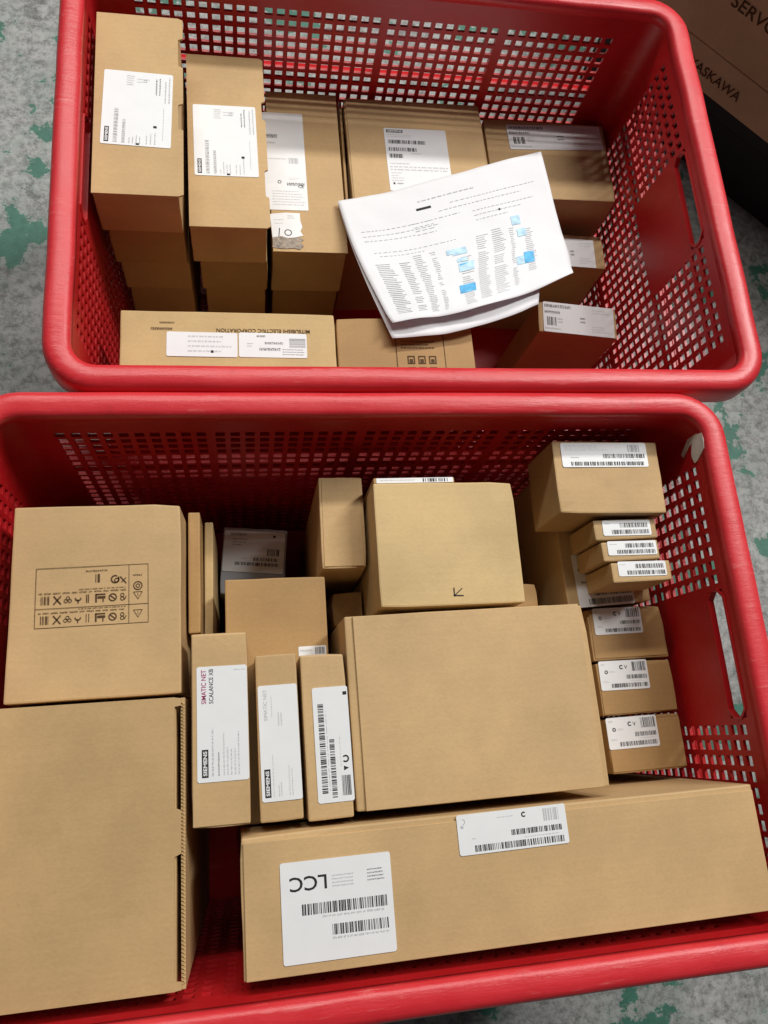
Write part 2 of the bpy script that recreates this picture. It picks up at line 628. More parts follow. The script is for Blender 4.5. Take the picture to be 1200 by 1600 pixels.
def c_l9(p):
    p.ring(.12, .70, .0026, .0012, 0, 40, 320)
    p.lines(.06, .78, .2, .96, 2, 1, True)
    p.lines(.10, .42, .40, .50, 1, 0)
    p.bars(.30, .20, .97, .30, 40, False, 0)
    p.bars(.18, .04, .97, .15, 50, False, 0)


def c_l12(p):
    p.text('SIMATIC NET', .09, .67, .0036, 90, 2, .012, .0255)
    p.text('SCALANCE XB', .24, .67, .0033, 90, 0, .008, .0260)
    logo(p, .09, .04, .0200, .0048, 90)
    p.lines(.27, .05, .33, .45, 1, 1, True, .7, .1)
    p.lines(.39, .05, .44, .26, 1, 0, True, .6, .1)
    p.lines(.48, .05, .84, .42, 5, 1, True, .42, .45)
    p.lines(.74, .95, .98, .97, 1, 1)


def c_l13(p):
    p.text('SIMATIC NET', .13, .69, .0027, 90, 1, .0, .0235)
    p.lines(.30, .72, .36, .97, 1, 1, True, .35, .3)
    p.lines(.46, .64, .60, .78, 2, 1, True, .5, .2)
    logo(p, .08, .035, .0205, .0046, 90)
    p.lines(.28, .04, .32, .42, 1, 1, True, .5, .1)
    p.lines(.40, .04, .52, .16, 2, 1, True, .5, .2)
    p.lines(.66, .04, .80, .34, 2, 1, True, .35, .5)


def c_l14(p):
    p.bars(.13, .08, .29, .86, 54, True, 0)
    p.bars(.40, .04, .54, .54, 38, True, 0)
    p.lines(.33, .10, .36, .80, 1, 1, True, .7)
    p.bars(.68, .05, .93, .22, 14, False, 0)
    p.ring(.82, .36, .0028, .0012, 0, -140, 140)
    p.poly([(.76, .26), (.90, .28), (.76, .30)], 0)
    p.lines(.66, .30, .72, .72, 1, 1, True, .3)
    p.rect(.86, .92, .97, .95, 0)


def c_lcc(p):
    p.text('LCC', .08, .70, .0098, 180, 0, .012, .0270)
    p.lines(.46, .70, .66, .84, 4, 1, False, .5, .1)
    p.lines(.78, .72, .95, .86, 4, 0, False, .45, .2)
    p.bars(.18, .46, .95, .57, 52, False, 0)
    p.lines(.36, .415, .93, .445, 1, 1, False, .8, .05)
    p.bars(.44, .24, .95, .345, 36, False, 0)
    p.lines(.44, .195, .95, .225, 1, 1, False, .8, .05)


def c_l15t(p):
    p.bars(.79, .62, .94, .93, 12, False, 1)
    p.bars(.48, .36, .95, .50, 36, False, 0)
    p.bars(.14, .06, .96, .22, 62, False, 0)
    p.lines(.60, .26, .92, .31, 1, 1)
    p.ring(.61, .84, .0020, .0010, 0, 40, 320)
    p.ring(.05, .82, .0022, .0006, 1, -90, 90)
    p.lines(.03, .62, .07, .76, 1, 1)
    p.lines(.12, .36, .17, .41, 1, 1)
    p.lines(.36, .82, .55, .86, 1, 1, False, .5)


def c_bagged(p):
    p.lines(.10, .86, .38, .95, 1, 0, False, .8, .05)
    p.lines(.14, .62, .40, .82, 3, 0, False, .4, .5)
    p.bars(.50, .28, .90, .36, 24, False, 0)
    p.bars(.20, .16, .92, .24, 40, False, 0)
    p.rect(.80, .86, .84, .92, 0)
    p.bars(.72, .42, .92, .58, 10, False, 0)
    p.lines(.30, .30, .40, .36, 1, 1)


def c_u8l(p):
    p.lines(.30, .12, .97, .92, 4, 1, False, .35, .35)
    p.rect(.62, .16, .66, .26, 0)


def c_u8r(p):
    p.bars(.74, .42, .98, .80, 14, True, 1)
    p.lines(.38, .52, .70, .64, 1, 0, False, .8)
    p.lines(.30, .26, .62, .40, 1, 0, False, .9, .05)
    p.lines(.64, .08, .98, .38, 3, 0, False, .4, .2)
    p.lines(.26, .80, .42, .92, 1, 0, False, .7)
    p.lines(.12, .4, .22, .6, 2, 1)


def c_torn(p):
    p.lines(.10, .55, .45, .80, 2, 1, False, .3)
    p.stroke((.26, .44), (.20, .08), .0010)
    p.ring(.52, .26, .0042, .0010, 0)
    p.lines(.55, .76, .80, .92, 3, 1)


def c_blank(p):
    p.lines(.05, .3, .55, .8, 1, 1)
    p.bars(.6, .15, .95, .85, 14)


# ------------------------------------------------------------------ the floor
me = pyd('floor', [(-4, -4, 0), (4, -4, 0), (4, 4, 0), (-4, 4, 0)], [(0, 1, 2, 3)])
fl = link('floor', me, None, FLOOR)
fl['kind'] = 'structure'

# ------------------------------------------------------------------ red lattice baskets
H = 0.36
XI, YI, DR, RC, TH = 0.308, 0.217, 0.03, 0.012, 0.003
HT = H - 0.012
SX = XI - RC - DR * HT          # straight half length, long walls
SY = YI - RC - DR * HT


def lattice(s_cols, rows, smax, skip=None, slot=None):
    """grid panel in (s,h); returns cells and lines"""
    hw = 0.0041
    ss = {-smax, smax}
    hs = {0.003, HT}
    for c in s_cols:
        ss |= {round(c - hw, 5), round(c + hw, 5)}
    for r in rows:
        hs |= {round(r - hw, 5), round(r + hw, 5)}
    if slot:
        ss |= {slot[0], slot[1]}
        hs |= {slot[2], slot[3]}
    ss = sorted(ss)
    hs = sorted(hs)

    def hole(s, h):
        if slot and slot[0] < s < slot[1] and slot[2] < h < slot[3]:
            return True
        if skip and skip(s, h):
            return False
        return any(abs(s - c) < hw for c in s_cols) and any(abs(h - r) < hw for r in rows)
    nS, nH = len(ss) - 1, len(hs) - 1
    solid = [[not hole((ss[i] + ss[i + 1]) / 2, (hs[j] + hs[j + 1]) / 2) for j in range(nH)] for i in range(nS)]
    return ss, hs, solid


def panel_mesh(ss, hs, solid, fn):
    nS, nH = len(ss), len(hs)
    V = []
    for k in (0, 1):
        for i in range(nS):
            for j in range(nH):
                V.append(fn(ss[i], hs[j], k * TH))
    id_ = lambda i, j, k: k * nS * nH + i * nH + j
    F = []
    for i in range(nS - 1):
        for j in range(nH - 1):
            if not solid[i][j]:
                continue
            F.append((id_(i, j, 0), id_(i, j + 1, 0), id_(i + 1, j + 1, 0), id_(i + 1, j, 0)))
            F.append((id_(i, j, 1), id_(i + 1, j, 1), id_(i + 1, j + 1, 1), id_(i, j + 1, 1)))
            for di, dj, a, b in ((-1, 0, (i, j), (i, j + 1)), (1, 0, (i + 1, j + 1), (i + 1, j)), (0, -1, (i + 1, j), (i, j)), (0, 1, (i, j + 1), (i + 1, j + 1))):
                x, y = i + di, j + dj
                if not (0 <= x < nS - 1 and 0 <= y < nH - 1) or not solid[x][y]:
                    F.append((id_(*a, 0), id_(*a, 1), id_(*b, 1), id_(*b, 0)))
    used = sorted({q for f in F for q in f})
    mp = {q: n for n, q in enumerate(used)}
    me = pyd('wall_panel', [V[q] for q in used], [tuple(mp[q] for q in f) for f in F])
    bm = bmesh.new()
    bm.from_mesh(me)
    bmesh.ops.recalc_face_normals(bm, faces=bm.faces[:])
    bm.to_mesh(me)
    bm.free()
    return me


COLS_LONG = [g + 0.01294 * k for g in (-0.2632, -0.1307, 0.0031, 0.1385) for k in range(10)]
COLS_SHORT = [sg * (0.066 + 0.0129 * k) for sg in (-1, 1) for k in range(9)] + [-0.052 + 0.0130 * k for k in range(9)]
ROWS_LONG = [0.041 + 0.0128 * k for k in range(23)]
ROWS_SHORT = [0.029 + 0.0129 * k for k in range(24)]


def loop_pts(dist, z, nx=40, ny=28, na=8, jit=0.0, seed=0):
    """closed rounded rectangle at offset dist outside the wall's inner face at rim level"""
    P = []
    rc = XI - SX
    cx, cy = SX, SY
    segs = [((cx, -cy), (cx, cy), (1, 0), ny, 0), ((cx, cy), (-cx, cy), (0, 1), nx, 90), ((-cx, cy), (-cx, -cy), (-1, 0), ny, 180), ((-cx, -cy), (cx, -cy), (0, -1), nx, 270)]
    for a, b, n, k, ang in segs:
        for i in range(k + 1):
            t = i / k
            P.append((a[0] + (b[0] - a[0]) * t + n[0] * (rc + dist), a[1] + (b[1] - a[1]) * t + n[1] * (rc + dist), z))
        for i in range(1, na):
            th = R(ang + 90 * i / na)
            P.append((b[0] + math.cos(th) * (rc + dist), b[1] + math.sin(th) * (rc + dist), z))
    if jit:
        Q = []
        for x, y, zz in P:
            n = noise.noise(Vector((x * 9 + seed, y * 9, seed * 2.1)))
            n2 = noise.noise(Vector((x * 22 + seed, y * 22, 5 + seed)))
            Q.append((x + (1 if x > 0 else -1) * jit * .5 * n2 * (abs(x) > cx), y, zz + jit * (n + .5 * n2)))
        P = Q
    return P


def sweep(profile, jit=0.0, seed=0):
    loops = [loop_pts(d, H + z, jit=jit, seed=seed) for d, z in profile]
    n = len(loops[0])
    V = [p for l in loops for p in l]
    F = []
    m = len(loops)
    for a in range(m):
        b = (a + 1) % m
        for i in range(n):
            j = (i + 1) % n
            F.append((a * n + i, a * n + j, b * n + j, b * n + i))
    me = pyd('ring', V, F, True)
    bm = bmesh.new()
    bm.from_mesh(me)
    bmesh.ops.recalc_face_normals(bm, faces=bm.faces[:])
    bm.to_mesh(me)
    bm.free()
    return me


RIM = [(-.0007, -.012), (-.0009, -.004), (.0008, -.0008), (.004, .0004), (.010, .0014), (.0155, .0012), (.0192, -.0006), (.0214, -.0040),
       (.0222, -.0085), (.0226, -.026), (.0216, -.0285), (.0198, -.027), (.0192, -.0095), (.016, -.005), (.004, -.0045), (.0034, -.012)]


def make_basket(name, label, x, y, rz, seed):
    root = bpy.data.objects.new(name, None)
    COL.objects.link(root)
    root.location = (x, y, 0)
    root.rotation_euler = (0, 0, rz)
    tag(root, label, 'basket', 'red plastic lattice baskets')
    # long walls
    long_ = lattice(COLS_LONG, ROWS_LONG, SX)
    slot = (-0.056, 0.056, 0.021, 0.043)
    # short walls keep a plain panel round the hand slot
    short = lattice(COLS_SHORT, ROWS_SHORT, SY, lambda s, h: abs(s) < 0.0605 and h < 0.125 or (abs(s) >= .0605 and abs(s) < .0617), slot)
    walls = []
    for sg in (1, -1):
        walls.append(link('wall_panel', panel_mesh(*long_, lambda s, h, t, sg=sg: (s, sg * (YI - DR * h + t), H - h)), root, RED))
    for sg in (1, -1):
        w = link('wall_panel', panel_mesh(*short, lambda s, h, t, sg=sg: (sg * (XI - DR * h + t), s, H - h)), root, RED)
        # tube of the hand slot, standing out of the wall
        a, b, c, d = slot[0] + .0006, slot[1] - .0006, slot[2] + .0006, slot[3] - .0006
        ch = 0.007
        outl = [(a + ch, c), (b - ch, c), (b, c + ch), (b, d - ch), (b - ch, d), (a + ch, d), (a, d - ch), (a, c + ch)]
        e = 0.0022
        out2 = [(a + ch - e * .4, c - e), (b - ch + e * .4, c - e), (b + e, c + ch - e * .4), (b + e, d - ch + e * .4), (b - ch + e * .4, d + e), (a + ch - e * .4, d + e), (a - e, d - ch + e * .4), (a - e, c + ch - e * .4)]
        V, F = [], []
        for pts, t in ((outl, -.0012), (outl, .0045), (out2, .0045), (out2, -.0012)):
            V += [(sg * (XI - DR * h + t), s, H - h) for s, h in pts]
        for k in range(4):
            for i in range(8):
                j = (i + 1) % 8
                F.append((k * 8 + i, k * 8 + j, ((k + 1) % 4) * 8 + j, ((k + 1) % 4) * 8 + i))
        me = pyd('hand_slot', V, F)
        bm = bmesh.new()
        bm.from_mesh(me)
        bmesh.ops.recalc_face_normals(bm, faces=bm.faces[:])
        bm.to_mesh(me)
        bm.free()
        link('hand_slot', me, w, RED)
        walls.append(w)
    # rounded corners
    for qx, qy in ((1, 1), (-1, 1), (-1, -1), (1, -1)):
        V, F = [], []
        na, nh = 8, 6
        for k in (0, 1):
            for j in range(nh + 1):
                h = .003 + (HT - .003) * j / nh
                rr = XI - DR * h - SX + k * TH
                for i in range(na + 1):
                    th = R(90 * i / na)
                    V.append((qx * (SX + math.cos(th) * rr), qy * (SY + math.sin(th) * rr), H - h))
        m = (na + 1) * (nh + 1)
        for k in (0, 1):
            for j in range(nh):
                for i in range(na):
                    q = k * m + j * (na + 1) + i
                    F.append((q, q + 1, q + na + 2, q + na + 1))
        me = pyd('corner_post', V, F, True)
        link('corner_post', me, root, RED)
    link('rim', sweep(RIM, 0.0009, seed), root, REDRIM)
    # bands outside the lattice
    for hh in (0.1135, 0.236):
        o = -DR * hh
        link('rib_band', sweep([(o + .0025, -hh), (o + .013, -hh), (o + .013, -hh - .0028), (o + .0025, -hh - .0028)]), root, RED)
    for sg in (1, -1):
        for s in (-0.1390, -0.0055, 0.1272):
            rb = box_mesh(.003, .0100, .088, 0, 0, 0, 0)
            link('upright_rib', rb, root, RED, (s + .0001, sg * (YI + .0045), H - .1135))
    # bottom
    hw, hd = XI - DR * HT + .0028, YI - DR * HT + .0028
    bm_ = bpy.data.meshes.new('base_panel')
    link('base_panel', box_mesh(2 * hw - .001, 2 * hd - .001, .0125, .003, 0, 0, 3), root, RED, (0, 0, 0.0004))
    return root


UX, UY = 0.0, -0.001
LX, LY = -0.0579, -0.4800
bu = make_basket('plastic_basket', 'red lattice basket whose boxes have a printed white sheet lying on top', UX, UY, 0.0, 1)
bl = make_basket('plastic_basket', 'red lattice basket holding the long carton and the blank flat carton', LX, LY, 0.0, 4)

# remains of a torn sticker on the inner side of the lower basket's end wall
def wall_patch(pts, name, k=1.0):
    cy_, cz_ = sum(a for a, b_ in pts) / len(pts), sum(b_ for a, b_ in pts) / len(pts)
    pts = [(cy_ + (a - cy_) * k, min(cz_ - .003 + (b_ - cz_) * k, .3565)) for a, b_ in pts]
    V = []
    for k in (0, 1):
        for y, z in pts:
            V.append((XI - DR * (H - z) - .0003 - .0009 * k, y - LY, z))
    n = len(pts)
    F = [tuple(range(n))[::-1], tuple(range(n, 2 * n))] + [(i, (i + 1) % n, n + (i + 1) % n, n + i) for i in range(n)]
    me = pyd(name, V, F)
    bm = bmesh.new()
    bm.from_mesh(me)
    bmesh.ops.triangulate(bm, faces=bm.faces[:])
    bmesh.ops.recalc_face_normals(bm, faces=bm.faces[:])
    bm.to_mesh(me)
    bm.free()
    o = link(name, me, bl, TORN)
    o['label'] = 'torn white sticker remains on the end wall'


wall_patch([(-.2735, .3545), (-.2700, .3490), (-.2725, .3430), (-.2800, .3385), (-.2885, .3268), (-.2915, .3285), (-.2862, .3370), (-.2850, .3420), (-.2905, .3395), (-.2945, .3385), (-.3000, .3405), (-.2995, .3440),
            (-.2965, .3490), (-.2935, .3540), (-.2880, .3552), (-.2800, .3548)], 'torn_sticker', 1.3)
wall_patch([(-.2530, .3525), (-.2560, .3480), (-.2625, .3445), (-.2650, .3480), (-.2615, .3530), (-.2565, .3550)], 'torn_sticker')


# ------------------------------------------------------------------ cartons
seedc = [0]


def carton(name, label, x0, x1, y0, y1, z0, z1, rot=0.0, mat=None, group=None, body=None, bulge=0.0010, cat='carton', bev=0.0015):
    seedc[0] += 1
    r = bpy.data.objects.new(name, None)
    COL.objects.link(r)
    r.location = ((x0 + x1) / 2, (y0 + y1) / 2, z0)
    r.rotation_euler = (0, 0, R(rot))
    tag(r, label, cat, group)
    r['_z'] = z1
    w, d = x1 - x0, y1 - y0
    bw0, bw1, bd0, bd1, bh = body or (0, 0, 0, 0, 0)
    me = box_mesh(w - bw0 - bw1, d - bd0 - bd1, z1 - z0 - bh, bev, bulge, seedc[0])
    link('body', me, r, mat or KR, ((bw0 - bw1) / 2, (bd0 - bd1) / 2, 0))
    return r


def top_flap(r, pts, t=0.0016, mat=None, dz=0.0, name='top_flap'):
    """plate lying on the body; outline in the carton's own x,y"""
    h = r['_z'] - r.location.z
    o = link(name, plate_mesh(pts, t), r, mat or KR, (0, 0, h - t + dz))
    md = o.modifiers.new('bevel', 'BEVEL')
    md.width = 0.0005
    md.segments = 2
    return o


def sticker(r, spec, content=None, mat=None, name='label', lift=0.00025, th=0.0003, outline=None):
    x, y, w, h, a = spec
    rot = r.rotation_euler.z
    dx, dy = x - r.location.x, y - r.location.y
    lx = math.cos(-rot) * dx - math.sin(-rot) * dy
    ly = math.sin(-rot) * dx + math.cos(-rot) * dy
    z = r['_z'] - r.location.z + lift
    c = min(.0012, h * .08)
    pts = outline or [(-w / 2 + c, -h / 2), (w / 2 - c, -h / 2), (w / 2, -h / 2 + c), (w / 2, h / 2 - c), (w / 2 - c, h / 2), (-w / 2 + c, h / 2), (-w / 2, h / 2 - c), (-w / 2, -h / 2 + c)]
    o = link(name, plate_mesh(pts, th), r, mat or WHITE, (lx, ly, z - th * .4), (0, 0, R(a) - rot))
    if content:
        p = Print(w, h)
        content(p)
        p.build(o, (0, 0, th + .00012))
        for q in p.subs:
            q.build(o, (0, 0, th + .00012), 0, 'logo')
    return o


def notched(w, d, nx, tabs):
    """lid outline with notches cut in the +x edge: tabs = list of (y0,y1) spans kept full"""
    pts = [(-w / 2, -d / 2), (w / 2 - nx, -d / 2)]
    for a, b in tabs:
        k = min(.004, (b - a) * .2)
        pts += [(w / 2 - nx, a), (w / 2, a + k * .5), (w / 2, b - k * .5), (w / 2 - nx, b)]
    pts += [(w / 2 - nx, d / 2), (-w / 2, d / 2)]
    return pts


GS = 'cartons stacked in the far basket'
# --- upper basket: left stack of four
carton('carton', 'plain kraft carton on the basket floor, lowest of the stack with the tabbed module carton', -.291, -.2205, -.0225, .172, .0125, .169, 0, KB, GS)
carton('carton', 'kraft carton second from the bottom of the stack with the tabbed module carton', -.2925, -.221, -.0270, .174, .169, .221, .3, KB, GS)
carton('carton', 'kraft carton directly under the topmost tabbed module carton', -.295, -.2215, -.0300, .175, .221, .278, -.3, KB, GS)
c = carton('carton', 'kraft carton with white module label and notched tab, topmost of the tallest stack', -.2997, -.2177, -.0335, .1765, .278, .335, .1, KR, GS, body=(0, .0045, .0014, 0, .0018))
w, d = .082, .210
top_flap(c, notched(w, d, .0045, [(-.105, -.0285), (-.001, .046), (.078, .1049)]), .0019)
sticker(c, (-.2600, .0630, .0640, .0860, -1.5), c_module)
# --- second stack
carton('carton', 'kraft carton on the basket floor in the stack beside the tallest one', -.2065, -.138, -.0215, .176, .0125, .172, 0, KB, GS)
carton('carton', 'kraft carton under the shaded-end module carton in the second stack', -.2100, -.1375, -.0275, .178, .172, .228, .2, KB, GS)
c = carton('carton', 'kraft carton with white module label and a shaded far end, top of the second stack', -.2168, -.1370, -.0316, .1810, .228, .290, .6, KR, GS, body=(0, .0035, .0014, 0, .0018))
w, d = .0798, .2126
top_flap(c, notched(w, d, .0035, [(-.106, -.068), (-.038, .027), (.048, .1062)]), .0019)
sticker(c, (-.1788, .0722, .0641, .0875, 1.0), c_module)
# --- third: wide cartons against the back wall
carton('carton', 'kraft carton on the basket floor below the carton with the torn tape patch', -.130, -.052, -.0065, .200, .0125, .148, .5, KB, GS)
c = carton('carton', 'kraft carton with tall white label, handwritten 10 and a torn tape patch', -.1326, -.0490, -.0126, .2045, .148, .225, .5, KR, GS, body=(0, .002, 0, 0, .0016))
top_flap(c, rect_pts(.0828, .2160), .0017)
sticker(c, (-.1154, .1070, .0493, .1320, .6), c_u3)
w, h = .0342, .0350
sticker(c, (-.1152, .0201, w, h, 3.6), c_torn, outline=[(-w / 2, -h * .5), (-w * .1, -h * .44), (w * .22, -h * .42), (w * .5, -h * .36), (w * .42, -h * .2), (w * .5, -h * .05), (w * .46, h * .2), (w * .47, h * .47), (0, h * .5), (-w * .5, h * .46)])
# torn tape residue
tp = [(-.018, -.007), (-.006, -.0085), (.006, -.0075), (.012, -.009), (.0165, -.004), (.013, .000), (.017, .004), (.010, .0075), (.002, .005), (-.008, .008), (-.017, .006)]
o = top_flap(c, [(x - .024, y - .0975 + .001) for x, y in tp], .0005, plain('torn_brown_tape', (0.20, 0.14, 0.085), .35, .5, .8, 190, .6), .0006, 'torn_tape')
# --- fourth: big carton under the sheets
c = carton('carton', 'wide kraft carton with black-barred label, half covered by the printed sheet', -.0405, .1285, .045, .2030, .0125, .225, 1.0, KR, GS)
top_flap(c, rect_pts(.1640, .1565), .0014, None, .0006)
sticker(c, (.0427, .1179, .0756, .0877, 1.2), c_u4, lift=.0008)
c = carton('carton', 'thin kraft carton standing upright in the slit beside the wide carton', -.0460, -.0430, .030, .2030, .0125, .219, 0, KB, GS, bulge=0.0003, bev=.0006)
# --- fifth
c = carton('carton', 'kraft carton in the far corner with a long white label along its back edge', .1364, .2962, .0854, .2005, .0125, .210, .4, KR, GS)
sticker(c, (.2283, .1774, .1257, .0370, 3.0), c_terminal)
c = carton('carton', 'small kraft carton with its label half hidden by the printed sheet corner', .1676, .2905, .0178, .0655, .0125, .170, -1.0, KR, GS)
sticker(c, (.2435, .0391, .0678, .0407, -2.5), c_terminal)
c = carton('carton', 'kraft carton with dark front below a long white label, turned slightly by the end wall', .1849, .2855, -.0838, -.0415, .0125, .180, -5.3, KR, GS)
sticker(c, (.2365, -.0626, .0905, .0406, -5.3), c_terminal)
# --- front row
c = carton('carton', 'pale kraft carton with upside-down company lettering and two white labels', -.2807, -.0762, -.2060, -.1207, .0125, .280, 0, KY, GS)
sticker(c, (-.2050, -.1563, .0663, .0259, -.6), c_u8l)
sticker(c, (-.1378, -.1564, .0655, .0263, -.6), c_u8r)
p = Print(.20, .08)
p.text('MITSUBISHI ELECTRIC CORPORATION', .435, .757, .0040, 180, 6, .006, .090)
p.build(c, (0, 0, .2675 + .00025), 0, 'printed_lettering')
p = Print(.20, .08)
p.lines(.13, .77, .24, .815, 1, 6, False, .8, .1)
p.lines(.17, .86, .24, .89, 1, 6, False, .8, .1)
p.build(c, (0, 0, .2675 + .00025), 0, 'small_print')
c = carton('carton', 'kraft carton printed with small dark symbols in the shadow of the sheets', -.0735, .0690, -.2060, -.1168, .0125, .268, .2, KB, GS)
p = Print(.14, .09)
for k in range(3):
    for j in range(2):
        p.frame(.50 + .08 * k, .28 + .14 * j, .555 + .08 * k, .38 + .14 * j, .0012, 6)
        p.rect(.515 + .08 * k, .30 + .14 * j, .54 + .08 * k, .34 + .14 * j, 6)
p.lines(.46, .60, .72, .72, 3, 6)
p.rect(.42, .20, .425, .95, 6)
p.rect(.78, .20, .785, .95, 6)
p.build(c, (0, 0, .2555 + .00025), 0, 'printed_symbols')

# --- printed sheets
T_ROWS = [0.0, 0.38, 0.78, 1.0]
GRID1 = [[(-.0576, .0516, .2300), (-.003, .0658, .2300), (.067, .0902, .2310), (.1314, .1124, .233), (.1931, .1314, .236)],
         [(-.0443, -.0253, .246), (.0169, -.0148, .246), (.0847, .0047, .246), (.1397, .0224, .246), (.1964, .0422, .243)],
         [(-.0288, -.0982, .273), (.0256, -.092, .2745), (.0764, -.0762, .270), (.1321, -.0535, .262), (.2007, -.0267, .250)],
         [(-.0193, -.1341, .284), (.0261, -.1249, .286), (.0723, -.1141, .2835), (.1277, -.0891, .272), (.1978, -.0501, .254)]]
GRID2 = [[(-.0570, .0480, .2285), (-.003, .0600, .2285), (.067, .0800, .2295), (.1200, .1000, .231), (.1650, .1100, .234)],
         [(-.0448, -.0273, .2435), (.0169, -.0188, .2435), (.0800, .0000, .2435), (.1250, .0140, .2435), (.1650, .0300, .2405)],
         [(-.0310, -.1020, .2695), (.0256, -.100, .2700), (.0764, -.0850, .2675), (.1200, -.0650, .259), (.1620, -.0450, .249)],
         [(-.0190, -.1465, .2790), (.0329, -.1404, .2785), (.0719, -.1305, .2770), (.1156, -.1109, .2675), (.1520, -.0900, .2570)]]


def crom(pts, ts, t):
    n = len(pts)
    k = max(0, min(n - 2, max(i for i in range(n - 1) if ts[i] <= t + 1e-9)))
    f = (t - ts[k]) / (ts[k + 1] - ts[k])
    p1, p2 = Vector(pts[k]), Vector(pts[k + 1])
    m1 = (p2 - Vector(pts[k - 1])) * ((ts[k + 1] - ts[k]) / (ts[k + 1] - ts[k - 1])) if k > 0 else p2 - p1
    m2 = (Vector(pts[k + 2]) - p1) * ((ts[k + 1] - ts[k]) / (ts[k + 2] - ts[k])) if k < n - 2 else p2 - p1
    return p1 * (2 * f ** 3 - 3 * f * f + 1) + m1 * (f ** 3 - 2 * f * f + f) + p2 * (-2 * f ** 3 + 3 * f * f) + m2 * (f ** 3 - f * f)


def sheet_at(G, s, t, amp=0.0019, lip=0.0):
    row = [crom([G[r][c] for r in range(4)], T_ROWS, t) for c in range(5)]
    q = crom(row, [0, .25, .5, .75, 1], s)
    w = noise.noise(Vector((s * 4.1, t * 3.3, 2.2))) * .7 + noise.noise(Vector((s * 9 + 4, t * 8, 1.1))) * .4
    q.z += amp * (w + .4) + .0011 * abs(noise.noise(Vector((s * 2.6 + t * 1.4, t * 1.1 - s * .6, 7.7))))
    if t > .9 and lip:
        q.z += lip * ((t - .9) / .1) * (.4 + .6 * math.sin(s * 13 + .6))
    return q


def sheet_mesh(G, ns=44, nt=34, lip=0.0, th=0.00016):
    V = [sheet_at(G, i / ns, j / nt, lip=lip) for j in range(nt + 1) for i in range(ns + 1)]
    m = (ns + 1) * (nt + 1)
    F = []
    for j in range(nt):
        for i in range(ns):
            a = j * (ns + 1) + i
            F.append((a, a + ns + 1, a + ns + 2, a + 1))
    me = pyd('sheet', V, F, True)
    return me


g2 = link('printed_sheet', sheet_mesh(GRID2), None, PAPER)
tag(g2, 'white paper sheet peeking out under the printed list', 'paper', 'sheets on the cartons')
md = g2.modifiers.new('thickness', 'SOLIDIFY')
md.thickness = 0.0002
g1 = link('printed_sheet', sheet_mesh(GRID1, lip=0.0045), None, PAPER)
tag(g1, 'white sheet printed with grey columns and blue highlighted cells', 'paper', 'sheets on the cartons')
md = g1.modifiers.new('thickness', 'SOLIDIFY')
md.thickness = 0.0002


class SheetPrint:
    def __init__(self):
        self.v, self.f, self.m = [], [], []

    def rect(self, s0, t0, s1, t1, m):
        k = max(1, int((s1 - s0) / .06), int((t1 - t0) / .05))
        for a in range(k):
            sa, sb = s0 + (s1 - s0) * a / k, s0 + (s1 - s0) * (a + 1) / k
            i = len(self.v)
            for s, t in ((sa, t1), (sb, t1), (sb, t0), (sa, t0)):
                q = sheet_at(GRID1, s, t, lip=.0045)
                self.v.append((q.x, q.y, q.z + .0005))
            self.f.append((i, i + 1, i + 2, i + 3))
            self.m.append(m)


sp = SheetPrint()


def words(s0, s1, t, th, m=1, gap=.007, lo=.008, hi=.022):
    p_ = s0
    while p_ < s1:
        q = min(s1, p_ + rnd.uniform(lo, hi))
        sp.rect(p_, t, q, t + th, m)
        p_ = q + gap


# heading, paragraphs, then columns of small figures
sp.rect(.34, .155, .40, .168, 0)
words(.36, .62, .11, .006)
words(.48, .92, .165, .003)
words(.42, .84, .20, .003)
for k in range(3):
    words(.06, .50 - .1 * k, .24 + .035 * k, .003)
    words(.56, .90 - .08 * k, .25 + .030 * k, .003)
sp.rect(.695, .275, .705, .287, 0)
for k in range(4):
    words(.30, .38, .24 + .025 * k, .003)
words(.08, .44, .405, .003)
words(.10, .30, .435, .003)
for c0, cw, t0, t1 in ((.06, .09, .50, .93), (.17, .05, .50, .93), (.24, .05, .46, .95), (.315, .03, .46, .95), (.44, .07, .55, .95), (.53, .07, .42, .93), (.62, .08, .40, .92), (.72, .03, .42, .90), (.80, .05, .45, .80)):
    t = t0
    while t < t1:
        if rnd.random() < .93:
            sp.rect(c0 + rnd.uniform(0, .006), t, c0 + cw * rnd.uniform(.6, 1), t + .0042, 1)
        t += .0155
for s0, t0, s1, t1, m in ((.385, .475, .475, .51, 5), (.41, .50, .48, .525, 5), (.425, .555, .475, .583, 5), (.43, .592, .510, .66, 5), (.435, .60, .50, .612, 4), (.435, .63, .50, .64, 4),
                          (.420, .765, .510, .83, 4), (.745, .345, .795, .405, 5), (.765, .44, .815, .50, 5), (.77, .45, .81, .46, 4), (.77, .475, .81, .485, 4), (.785, .635, .835, .73, 4), (.745, .66, .782, .73, 5)):
    sp.rect(s0, t0, s1, t1, m)
me = pyd('print', sp.v, sp.f)
for p_, m_ in zip(me.polygons, sp.m):
    p_.material_index = m_
link('print', me, g1, [INK, PGREY, MAG, WHITE, BLUE, PALEB, BROWNINK])

# ------------------------------------------------------------------ lower basket
GL = 'cartons packed in the near basket'
